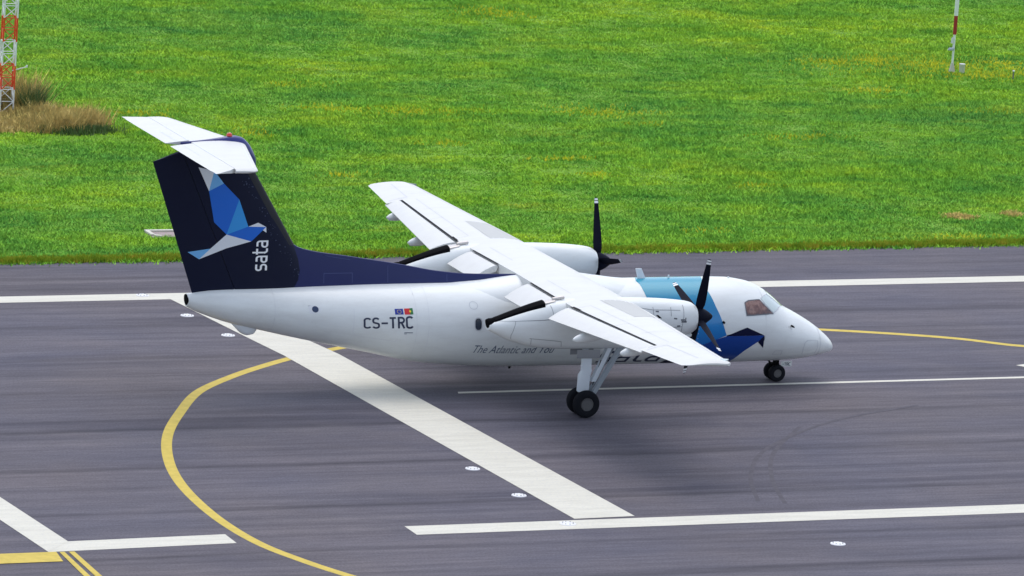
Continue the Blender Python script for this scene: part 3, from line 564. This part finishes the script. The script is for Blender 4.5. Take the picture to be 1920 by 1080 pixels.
cc = mix(PW, ramp(PW, noise(PW, coords(PW, (.3, 2, 1)), 2, 6, .7), [(.35, (.55, .53, .45)), (.6, (.63, .61, .525))]), (.45, .45, .45), nd_mul(PW, ramp(PW, noise(PW, coords(PW, (1, 1, 1)), 12, 5, .8), [(.50, (0, 0, 0)), (.68, (1, 1, 1))]), .7)); bcol(PW, cc)
PY = mat('taxiway_yellow_paint', (.62, .46, .10), .8); bcol(PY, ramp(PY, noise(PY, coords(PY, (1, 1, 1)), 3, 6, .7), [(.3, (.46, .35, .055)), (.6, (.58, .44, .075))]))
sheet('runway_edge_line', [[along(-300, 13.86), along(300, 13.86), along(300, 12.98), along(-300, 12.98)]], .006, PW)
tl = [(-15.27, 12.98), (-15.14, 11.92), (-14.67, 7.7), (-14.30, 4.62), (-13.02, -15.9)]; tr = [(-13.95, 12.98), (-13.72, 11.92), (-12.95, 7.7), (-12.50, 4.62), (-11.17, -15.8)]
sheet('threshold_bar', [[tl[i], tl[i + 1], tr[i + 1], tr[i]] for i in range(4)], .010, PW)
sheet('centre_line', [[(-10.62, -.61), along(300, -.41), along(300, -.66), (-10.68, -.82)]], .006, PW)
sheet('stop_line', [[(-18.13, -16.12), along(300, -15.72), along(300, -16.68), (-18.12, -17.06)]], .006, PW)
sheet('stop_line', [[(-28.3, -16.62), (-23.4, -16.37), (-23.4, -17.33), (-28.8, -17.64)]], .006, PW)
sheet('threshold_bar', [[(-29.3, -2), (-28.3, -11.64), (-27.92, -16.60), (-28.79, -17.63), (-29.05, -14.12), (-31.0, -2)]], .010, PW)
sheet('taxiway_line', [[(-60, -18.25), (-28.58, -17.66), (-28.70, -18.66), (-60, -19.25)], [(-28.56, -17.68), (-28.42, -17.68), (-28.56, -20.2), (-28.3, -26), (-28.5, -26), (-28.72, -20.2)][:0] or [(-28.50, -17.69), (-28.36, -17.69), (-28.45, -20.2), (-28.5, -27), (-28.66, -27), (-28.62, -20.2)], [(-28.24, -17.69), (-28.08, -17.69), (-28.14, -20.2), (-28.2, -27), (-28.36, -27), (-28.32, -20.2)]], .014, PY)
def band_sheet(name, A, B, z, mt):
    m = MB(); n = len(A); m.add([(a, b, z) for a, b in A + B], [(i, i + 1, n + i + 1, n + i) for i in range(n - 1)]); return tag(m.build(name, mt, None, False), kind='structure')
def smooth_pts(P, n=6):
    o = []
    for i in range(len(P) - 1):
        p0 = P[max(i - 1, 0)]; p1 = P[i]; p2 = P[i + 1]; p3 = P[min(i + 2, len(P) - 1)]
        for k in range(n):
            t = k / n; o.append(tuple(.5 * (2 * p1[j] + (p2[j] - p0[j]) * t + (2 * p0[j] - 5 * p1[j] + 4 * p2[j] - p3[j]) * t * t + (3 * p1[j] - p0[j] - 3 * p2[j] + p3[j]) * t ** 3) for j in (0, 1)))
    return o + [P[-1]]
ctr = smooth_pts([(13.5, 2.9), (10.4, 3.84), (8.8, 4.98), (7.18, 5.78), (4.62, 6.72), (1.5, 7.55), (-3, 7.9), (-7.5, 7.35), (-10.3, 6.4), (-12.10, 5.55), (-13.85, 4.5), (-15.2, 3.5), (-16.9, 2.0), (-18.6, .1), (-20.05, -2.5), (-21.15, -4.8), (-21.96, -7.1), (-22.58, -9.6), (-22.92, -12.1), (-23.02, -14.9), (-22.8, -17.4), (-22.25, -19.3), (-21.55, -21.0), (-20.3, -23.5)])
def offs(P, w):
    A, B = [], []
    for i, p in enumerate(P):
        q, r = P[max(i - 1, 0)], P[min(i + 1, len(P) - 1)]; d = Vector((r[0] - q[0], r[1] - q[1])).normalized(); A.append((p[0] - d.y * w / 2, p[1] + d.x * w / 2)); B.append((p[0] + d.y * w / 2, p[1] - d.x * w / 2))
    return A, B
band_sheet('taxiway_curve', *offs(ctr, .31), .003, PY)
SK = mat('tyre_mark', (.06, .058, .072), .9, spec=.2)
bcol(SK, ramp(SK, noise(SK, coords(SK, (1, 1, 1)), 3, 5, .7), [(.42, (.084, .079, .094)), (.60, (.102, .095, .112))]))
for P in ([(3.14, -3.69), (-.48, -5.43), (-3.91, -8.47), (-5.79, -11.53), (-6.9, -14.6)], [(-1.78, -5.99), (-4.02, -9.12), (-5.4, -12.19), (-6.2, -14.9)]):
    band_sheet('tyre_mark', *offs(smooth_pts(P), .13), .0015 + .0007 * len(P), SK)
sheet('taxiway_arrow', [[(8.85, 1.24), (9.6, 1.5), (12, 1.5), (12, .5), (9.4, .5)]], .006, PW)
# inset lights
def inset(x, y, label, r=.17, mt=None):
    m = MB().lathe((x, y, .004 + .008), (0, 0, 1), [(-.02, r * 1.1), (.006, r * 1.05), (.02, r * .8), (.022, r * .45), (.03, r * .4), (.034, .01)], 22, 0)
    for k in range(8):
        a = k * math.tau / 8; m.box((x + .72 * r * math.cos(a), y + .72 * r * math.sin(a), .034), (.03, .03, .012), 1, a)
    return tag(m.build('inset_light', [mt or PWL, DGREY]), label, 'runway light', 'lights set flush in the runway')
PWL = mat('light_housing_white', (.70, .70, .71), .5)
for x, y, l in ((-15.47, 10.36, 'round white light in the asphalt just below the tip of the tail cone'), (-15.1, 7.51, 'round white light in the asphalt below the tail bumper of the airliner'), (-15.95, 13.35, 'white light set in the far runway edge line left of the tail'),
        (-13.75, -9.96, 'round white light left of the broad white bar, the upper of two close to it'), (-13.58, -13.13, 'round white light left of the broad white bar, the lower of two close to it'), (-13.42, -16.40, 'light ring set in the near white line where the broad bar meets it'), (-6.62, -19.45, 'lone white light in the asphalt below the near white line at right')):
    inset(x, y, l, .20 if y > -16 or y < -17 else .22)
# ---- grass
def gn(P, sc, seed):
    """cheap value noise"""
    r = np.random.RandomState(seed); G = r.rand(256, 256); X = P[:, 0] / sc + 100; Y = P[:, 1] / sc + 100; i = np.floor(X).astype(int); j = np.floor(Y).astype(int); fx = X - i; fy = Y - j
    fx = fx * fx * (3 - 2 * fx); fy = fy * fy * (3 - 2 * fy); g = lambda a, b: G[a % 256, b % 256]
    return (g(i, j) * (1 - fx) + g(i + 1, j) * fx) * (1 - fy) + (g(i, j + 1) * (1 - fx) + g(i + 1, j + 1) * fx) * fy
SOIL = mat('turf_soil', (.05, .09, .015), .95)
bcol(SOIL, ramp(SOIL, noise(SOIL, coords(SOIL), 3, 6, .7), [(.3, (.10, .24, .012)), (.7, (.20, .38, .02))]))
sheet('turf_ground', [[along(-900, 18.75), along(900, 18.75), (900, 1200), (-900, 1200)]], .02, SOIL)
GR = mat('grass_blades', (.1, .25, .02), .75, spec=.15)
vg = coords(GR, (1, 1, .15)); vs = coords(GR, (.35, 1, .1))
base = ramp(GR, noise(GR, vg, .22, 5, .65), [(.32, (.135, .41, .04)), (.45, (.20, .51, .042)), (.56, (.27, .58, .042)), (.70, (.37, .62, .045))])
base = mix(GR, base, ramp(GR, noise(GR, coords(GR, (.12, .5, .1)), .9, 5, .7, .5), [(.36, (.60, .76, 1.0)), (.5, (1, 1, 1)), (.62, (1.28, 1.10, .8))]), .9, 'MULTIPLY')
base = mix(GR, base, ramp(GR, noise(GR, coords(GR, (.03, .09, .05)), 1.0, 3, .5), [(.38, (.74, .86, 1.3)), (.5, (1, 1, 1)), (.6, (1.3, 1.1, .8))]), .9, 'MULTIPLY')
base = mix(GR, base, ramp(GR, noise(GR, coords(GR, (.7, 1.2, .1)), 1.1, 2, .5), [(.27, (.50, .62, .8)), (.34, (1, 1, 1))]), .9, 'MULTIPLY')
base = mix(GR, base, ramp(GR, noise(GR, vg, 1.6, 5, .7), [(.33, (.50, .66, .70)), (.5, (1, 1, 1)), (.66, (1.3, 1.14, .95))]), .85, 'MULTIPLY')
base = mix(GR, base, ramp(GR, noise(GR, vg, 11, 3, .75), [(.34, (.62, .68, .6)), (.5, (1, 1, 1)), (.68, (1.3, 1.2, 1.15))]), .8, 'MULTIPLY')
upn = nd(GR, 'ShaderNodeNewGeometry'); um = nd(GR, 'ShaderNodeMix'); um.data_type = 'VECTOR'; um.inputs[0].default_value = .35; um.inputs[4].default_value = (0, 0, 1); lk(GR, upn.outputs['Normal'], um.inputs[5])
lk(GR, um.outputs[1], GR.node_tree.nodes['Principled BSDF'].inputs['Normal'])
yf = ramp(GR, noise(GR, vs, .30, 6, .72, .4), [(.60, (0, 0, 0)), (.70, (1, 1, 1))]); yf2 = ramp(GR, noise(GR, vg, 5, 4, .8), [(.42, (0, 0, 0)), (.58, (1, 1, 1))])
ym = nd(GR, 'ShaderNodeMath'); ym.operation = 'MULTIPLY'; lk(GR, yf, ym.inputs[0]); lk(GR, yf2, ym.inputs[1])
base = mix(GR, base, (.60, .55, .04), nd_mul(GR, ym.outputs[0], .7)); bcol(GR, base)
GR.node_tree.nodes['Principled BSDF'].inputs['Specular IOR Level'].default_value = .1
def blades(name, PX, PY_, H, W, nb, mt, label, cat, seed=1, spread=.11, lean=.5):
    r = np.random.RandomState(seed); n = len(PX); N = n * nb
    bx = np.repeat(PX, nb) + r.normal(0, spread, N); by = np.repeat(PY_, nb) + r.normal(0, spread, N); h = np.repeat(H, nb) * r.uniform(.55, 1.15, N)
    a = r.uniform(0, math.tau, N); la = r.uniform(0, math.tau, N); ll = r.uniform(.1, 1, N) * lean * h; w = np.repeat(W, nb) * r.uniform(.6, 1.3, N)
    V = np.empty((N, 3, 3), np.float32); V[:, 0] = np.c_[bx - np.cos(a) * w, by - np.sin(a) * w, np.full(N, .0)]; V[:, 1] = np.c_[bx + np.cos(a) * w, by + np.sin(a) * w, np.full(N, .0)]; V[:, 2] = np.c_[bx + np.cos(la) * ll, by + np.sin(la) * ll, h]
    me = bpy.data.meshes.new(name); me.vertices.add(N * 3); me.vertices.foreach_set('co', V.ravel()); me.loops.add(N * 3); me.loops.foreach_set('vertex_index', np.arange(N * 3, dtype=np.int32))
    me.polygons.add(N); me.polygons.foreach_set('loop_start', np.arange(0, N * 3, 3, dtype=np.int32)); me.update(calc_edges=True); me.materials.append(mt)
    o = bpy.data.objects.new(name, me); COL.objects.link(o); return tag(o, label, cat, kind='stuff')
rs = np.random.RandomState(7); n = 230000
gy = 18.6 + rs.rand(n) ** 1.0 * 54; gx = rs.rand(n); x0 = -25 + (gy - 18) * .30; x1 = 25 + (gy - 18) * .42; gx = x0 + (x1 - x0) * gx; gy = gy + np.tan(RH) * gx
P = np.c_[gx, gy]; hh = .10 + .16 * gn(P, .9, 3) + .14 * gn(P, 4., 4) ** 2
dead = np.hypot((gx + 12.2) / .7, (gy - 22.5) / .7) < 0; slab = (gx > -12.75) & (gx < -10.6) & (gy > 22.0) & (gy < 23.2); sm = (gx + 11) ** 2 / 9 + (gy - 42.5) ** 2 / 6 < 1
k = ~slab; blades('grass', gx[k], gy[k], (hh * .48)[k], np.full(k.sum(), .024), 7, GR, 'bright green mown grass field with yellow patches beyond the runway', 'grass', 5, .16, 1.5)
FW = mat('yellow_flower', (.72, .50, .02), .8, spec=.1); bcol(FW, ramp(FW, noise(FW, coords(FW), 6, 3, .7), [(.35, (.74, .60, .03)), (.6, (.82, .76, .05))]))
fx, fy = [], []
for cx, cy, ax, ay in ((4.7,43.6,2.2,1.0), (1.6,44.4,1.2,0.6), (17.9,38.3,1.4,0.6), (30.1,53.1,2.2,1.6), (28.1,54.3,1.2,0.9), (33.2,52.7,1.0,1.4), (7.2,21.8,1.0,0.4), (16.0,64.9,1.2,1.3), (-3.2,39.7,0.8,0.8), (-6.0,43.5,0.9,0.6), (12.1,43.4,1.6,0.9), (25.1,47.4,1.2,0.6), (3.5,37.6,0.8,0.4), (7.0,34.5,1.2,0.3), (27.9,43.1,1.2,0.6), (12.6,40.9,1.0,0.4), (-6.1,19.1,1.6,0.2), (15.8,20.2,1.8,0.3), (-2.5,32.0,0.8,0.4), (7.0,31.6,0.6,0.4), (2.1,49.2,1.2,0.6), (12.3,29.4,1.0,0.4), (31.5, 50.5, 3.2, .8), (27, 53.6, 2.5, .8), (30, 52, 4, 1.6)):
    q = int(120 * ax * max(ay, .4) ** .8); fx.append(rs.normal(cx, ax * .6, q)); fy.append(rs.normal(cy, ay * .6, q))
fx = np.concatenate(fx); fy = np.concatenate(fy); ok = fy > 19.2; fx = fx[ok]; fy = fy[ok]
blades('wildflowers', fx, fy, np.full(len(fx), .14), np.full(len(fx), .022), 3, FW, 'yellow and orange wildflowers scattered in patches through the green field', 'flowers', 31, .08, 1.2)
bx_ = np.r_[rs.normal(17.5, .22, 220), rs.normal(19.7, .15, 120)]; by_ = np.r_[rs.normal(23.7, .22, 220), rs.normal(24.0, .2, 120)]
# straw mound by the mast
ST = mat('dry_straw', (.4, .28, .1), .85, spec=.1)
ST.node_tree.nodes['Principled BSDF'].inputs['Specular IOR Level'].default_value = .1
upn = nd(ST, 'ShaderNodeNewGeometry'); um = nd(ST, 'ShaderNodeMix'); um.data_type = 'VECTOR'; um.inputs[0].default_value = .12; um.inputs[4].default_value = (0, 0, 1); lk(ST, upn.outputs['Normal'], um.inputs[5])
lk(ST, um.outputs[1], ST.node_tree.nodes['Principled BSDF'].inputs['Normal'])
bcol(ST, mix(ST, ramp(ST, noise(ST, coords(ST), 2.2, 5, .7), [(.30, (.36, .38, .08)), (.42, (.62, .50, .16)), (.55, (.90, .66, .20)), (.7, (.92, .78, .38))]), ramp(ST, noise(ST, coords(ST), 9, 3, .8), [(.3, (.6, .6, .5)), (.6, (1.15, 1.15, 1.15))]), .8, 'MULTIPLY'))
m_ = 11000; sx = rs.uniform(-17, -7.7, m_); sy = rs.uniform(40.2, 46.5, m_)
front = (((sx + 12.2) / 3.9) ** 2 + ((sy - 41.6) / 1.6) ** 2 < 1); back = (((sx + 12.6) / 3.0) ** 2 + ((sy - 44.9) / 1.2) ** 2 < 1) & (sy > 44.1); mid = (sx < -9.2) & (sy > 41) & (sy < 44.5) & (sx < -9.1 - (sy - 41) * .35)
hs = np.where(back, 1.15, np.where(sx > -10.4, .60, np.where(sx > -10.9, .42, .26))) * (.4 + 1.0 * gn(np.c_[sx, sy], .55, 9)); kk = (front | back | mid) & (rs.rand(m_) < -.05 + gn(np.c_[sx, sy], .4, 19))
blades('dry_grass', sx[kk], sy[kk], hs[kk], np.full(kk.sum(), .024), 13, ST, 'tall dry straw coloured grass around the foot of the lattice mast', 'dry grass', 11, .2, .9)
blades('withered_tuft', bx_, by_, np.full(340, .12), np.full(340, .03), 5, ST, 'small pale withered patch in the green grass near the asphalt at right', 'dry grass', 33, .1, 1.3)
SH = mat('shrub_green', (.09, .15, .04), .8); m_ = 260; sx = np.r_[rs.normal(-9.4, .6, m_), rs.normal(-10.1, .15, 60)]; sy = np.r_[rs.normal(40.15, .2, m_), rs.normal(43.9, .3, 60)]
blades('weeds', sx, sy, np.r_[np.full(m_, .30), np.full(60, 1.1)], np.full(m_ + 60, .02), 9, SH, 'dark green weeds along the front edge of the dry straw grass', 'weeds', 12, .15, .9)
# rough verge at the runway edge
m_ = 9000; vx = rs.uniform(-25, 27, m_); vy = 18.72 + np.tan(RH) * vx + np.abs(rs.normal(0, .30, m_)) + .22 * (gn(np.c_[vx, vx * 0], .8, 21) - .5)
VG = mat('verge_grass', (.2, .25, .04), .8, spec=.1); bcol(VG, ramp(VG, noise(VG, coords(VG), 2.5, 6, .8), [(.3, (.10, .20, .015)), (.5, (.30, .40, .03)), (.66, (.52, .36, .05))]))
blades('verge_grass', vx, vy, np.full(m_, .17), np.full(m_, .022), 6, VG, 'ragged yellow green grass fringe along the asphalt edge', 'grass', 13, .07, .6)
# concrete slab with painted frame
sb = empty('concrete_slab', (-11.75, 22.45, -.12), 'low grey concrete slab with white painted border in the grass behind the tail', 'slab')
for nm, b in (('slab', MB().box((0, 0, .08), (2.0, .95, .16))),): b.build(nm, mat('slab_concrete', (.33, .27, .26), .9), sb, bevel=.01)
MB().box((0, .42, .19), (2.0, .13, .06)).box((-.93, .05, .19), (.14, .60, .06)).box((-.80, -.36, .17), (.26, .12, .08), 0, -.5).build('slab_border', PW, sb, bevel=.008)
# ---- lattice mast
def mast():
    r0 = empty('lattice_mast', (-11.12, 43.9, 0), 'red and white banded lattice mast in dry grass at the left edge', 'mast', None, math.radians(-8))
    MW = mat('mast_white', (.74, .78, .78), .5); MR = mat('mast_red', (.72, .06, .012), .5); a = .24; H = .875; z = -.19; bands = []
    for k in range(14):
        b = MB(); z1 = z + (.25 if k == 0 else H); cs = [(-a, -a), (a, -a), (a, a), (-a, a)]
        for cx, cy in cs: b.tube((cx, cy, z), (cx, cy, z1), .030, None, 6)
        seg = 1 if k == 0 else 2
        for q in range(seg):
            za = z + (z1 - z) * q / seg; zb = z + (z1 - z) * (q + 1) / seg
            for i in range(4):
                p, r = cs[i], cs[(i + 1) % 4]
                if (q + i) % 2: p, r = r, p
                b.tube((*p, za), (*r, zb), .019, None, 5); b.tube((*p, zb), (*r, zb), .016, None, 5)
        b.build('mast_section', MR if k % 2 == 0 else MW, r0); z = z1
    MB().tube((.2, .2, 1.55), (.72, .1, 1.72), .02, None, 6).box((.72, .1, 1.74), (.06, .06, .08)).build('side_arm', MW, r0)
    MB().box((0, 0, .03), (.8, .8, .10)).build('mast_base', mat('mast_concrete', (.4, .38, .35), .9), r0, bevel=.01)
mast()
eb = empty('equipment_cabinet', (-11.35, 44.9, 0), 'white equipment box with rounded top behind the red and white lattice mast', 'equipment box')
MB().box((0, 0, .85), (.62, .5, .6)).box((-.05, 0, .4), (.5, .42, .5)).build('cabinet_body', PWL, eb, bevel=.03); MB().lathe((0, 0, 1.15), (0, 0, 1), [(0, .26), (.12, .25), (.22, .18), (.27, .02)], 16).build('cabinet_dome', PWL, eb)
MB().box((0, -.26, 1.0), (.4, .015, .12)).build('cabinet_stripe', mat('cabinet_magenta', (.5, .03, .15), .5), eb)
# ---- wind mast
wp = empty('marker_pole', (30.3, 51.35, 0), 'slim red and white banded pole with small instruments in the grass, upper right', 'pole')
PWt = mat('pole_white', (.74, .76, .76), .45); PR = mat('pole_red', (.33, .015, .02), .45)
MB().lathe((0, 0, 0), (0, 0, 1), [(0, .15), (.03, .15), (.06, .13), (.38, .06), (.40, .05)], 14).build('pole_base', mat('pole_base_grey', (.42, .42, .34), .7), wp)
MB().tube((0, 0, .38), (0, 0, 1.55), .042, .05, 14).build('pole_section', PWt, wp); MB().tube((0, 0, 1.55), (0, 0, 2.3), .075, None, 14).build('pole_section', PR, wp)
for k in range(5): MB().tube((0, 0, 2.3 + .75 * k), (0, 0, 3.05 + .75 * k), .082, None, 14).build('pole_section', PWt if k % 2 == 0 else PR, wp)
MB().box((-.10, -.03, .96), (.20, .12, .10)).tube((-.2, -.03, .95), (-.26, -.03, .93), .04, .03, 10).build('wind_sensor', mat('sensor_grey', (.35, .4, .5), .4), wp, bevel=.01)
MB().tube((-.10, -.03, 1.2), (-.10, -.03, 1.42), .05, .03, 10).box((-.06, 0, 1.28), (.12, .03, .03)).build('sensor_cup', mat('sensor_pale', (.6, .62, .66), .4), wp)
bx = empty('ground_box', (30.62, 51.1, 0), 'small pale metal can standing beside the red and white pole', 'box')
MB().lathe((0, 0, .05), (0, 0, 1), [(0, .11), (.30, .115), (.32, .125), (.36, .12), (.37, .02)], 16).build('can_body', mat('can_metal', (.55, .57, .56), .45, .3), bx)
MB().tube((-.0, 0, 0), (0, 0, .1), .05, None, 8).build('can_foot', DGREY, bx)
# low cable marker right of the pole
mk = empty('stake', (32.2, 49.7, 0), 'short dark stake in the grass right of the pale can', 'stake')
MB().tube((0, 0, 0), (0, 0, .36), .03, .025, 8).build('stake_post', DGREY, mk); MB().lathe((0, 0, .34), (0, 0, 1), [(0, .03), (.02, .05), (.06, .05), (.07, .01)], 10).build('stake_cap', PWL, mk)
def fold(child):
    """surface lines belong to the skin they are drawn on: join them into the parent part's mesh"""
    par = child.parent; cm, pm = child.data, par.data; base_ = len(pm.materials)
    for m in cm.materials: pm.materials.append(m)
    bm = bmesh.new(); bm.from_mesh(pm); n0 = len(bm.faces); bm.from_mesh(cm); bm.faces.ensure_lookup_table()
    for f in bm.faces[n0:]: f.material_index += base_
    bm.to_mesh(pm); bm.free(); bpy.data.objects.remove(child)
for o in [o for o in bpy.data.objects if o.type == 'MESH' and o.parent and o.name.split('.')[0] in ('panel_lines', 'door_outline', 'cowling_seams', 'cowling_latches', 'worn_paint', 'spoiler_lines', 'hinge_line', 'boot_edge', 'aileron_line', 'deicing_boot_edge', 'flap_slot_shade', 'flag_stars', 'registration_underline')]:
    fold(o)
S.render.resolution_x = 1024; S.render.resolution_y = 576
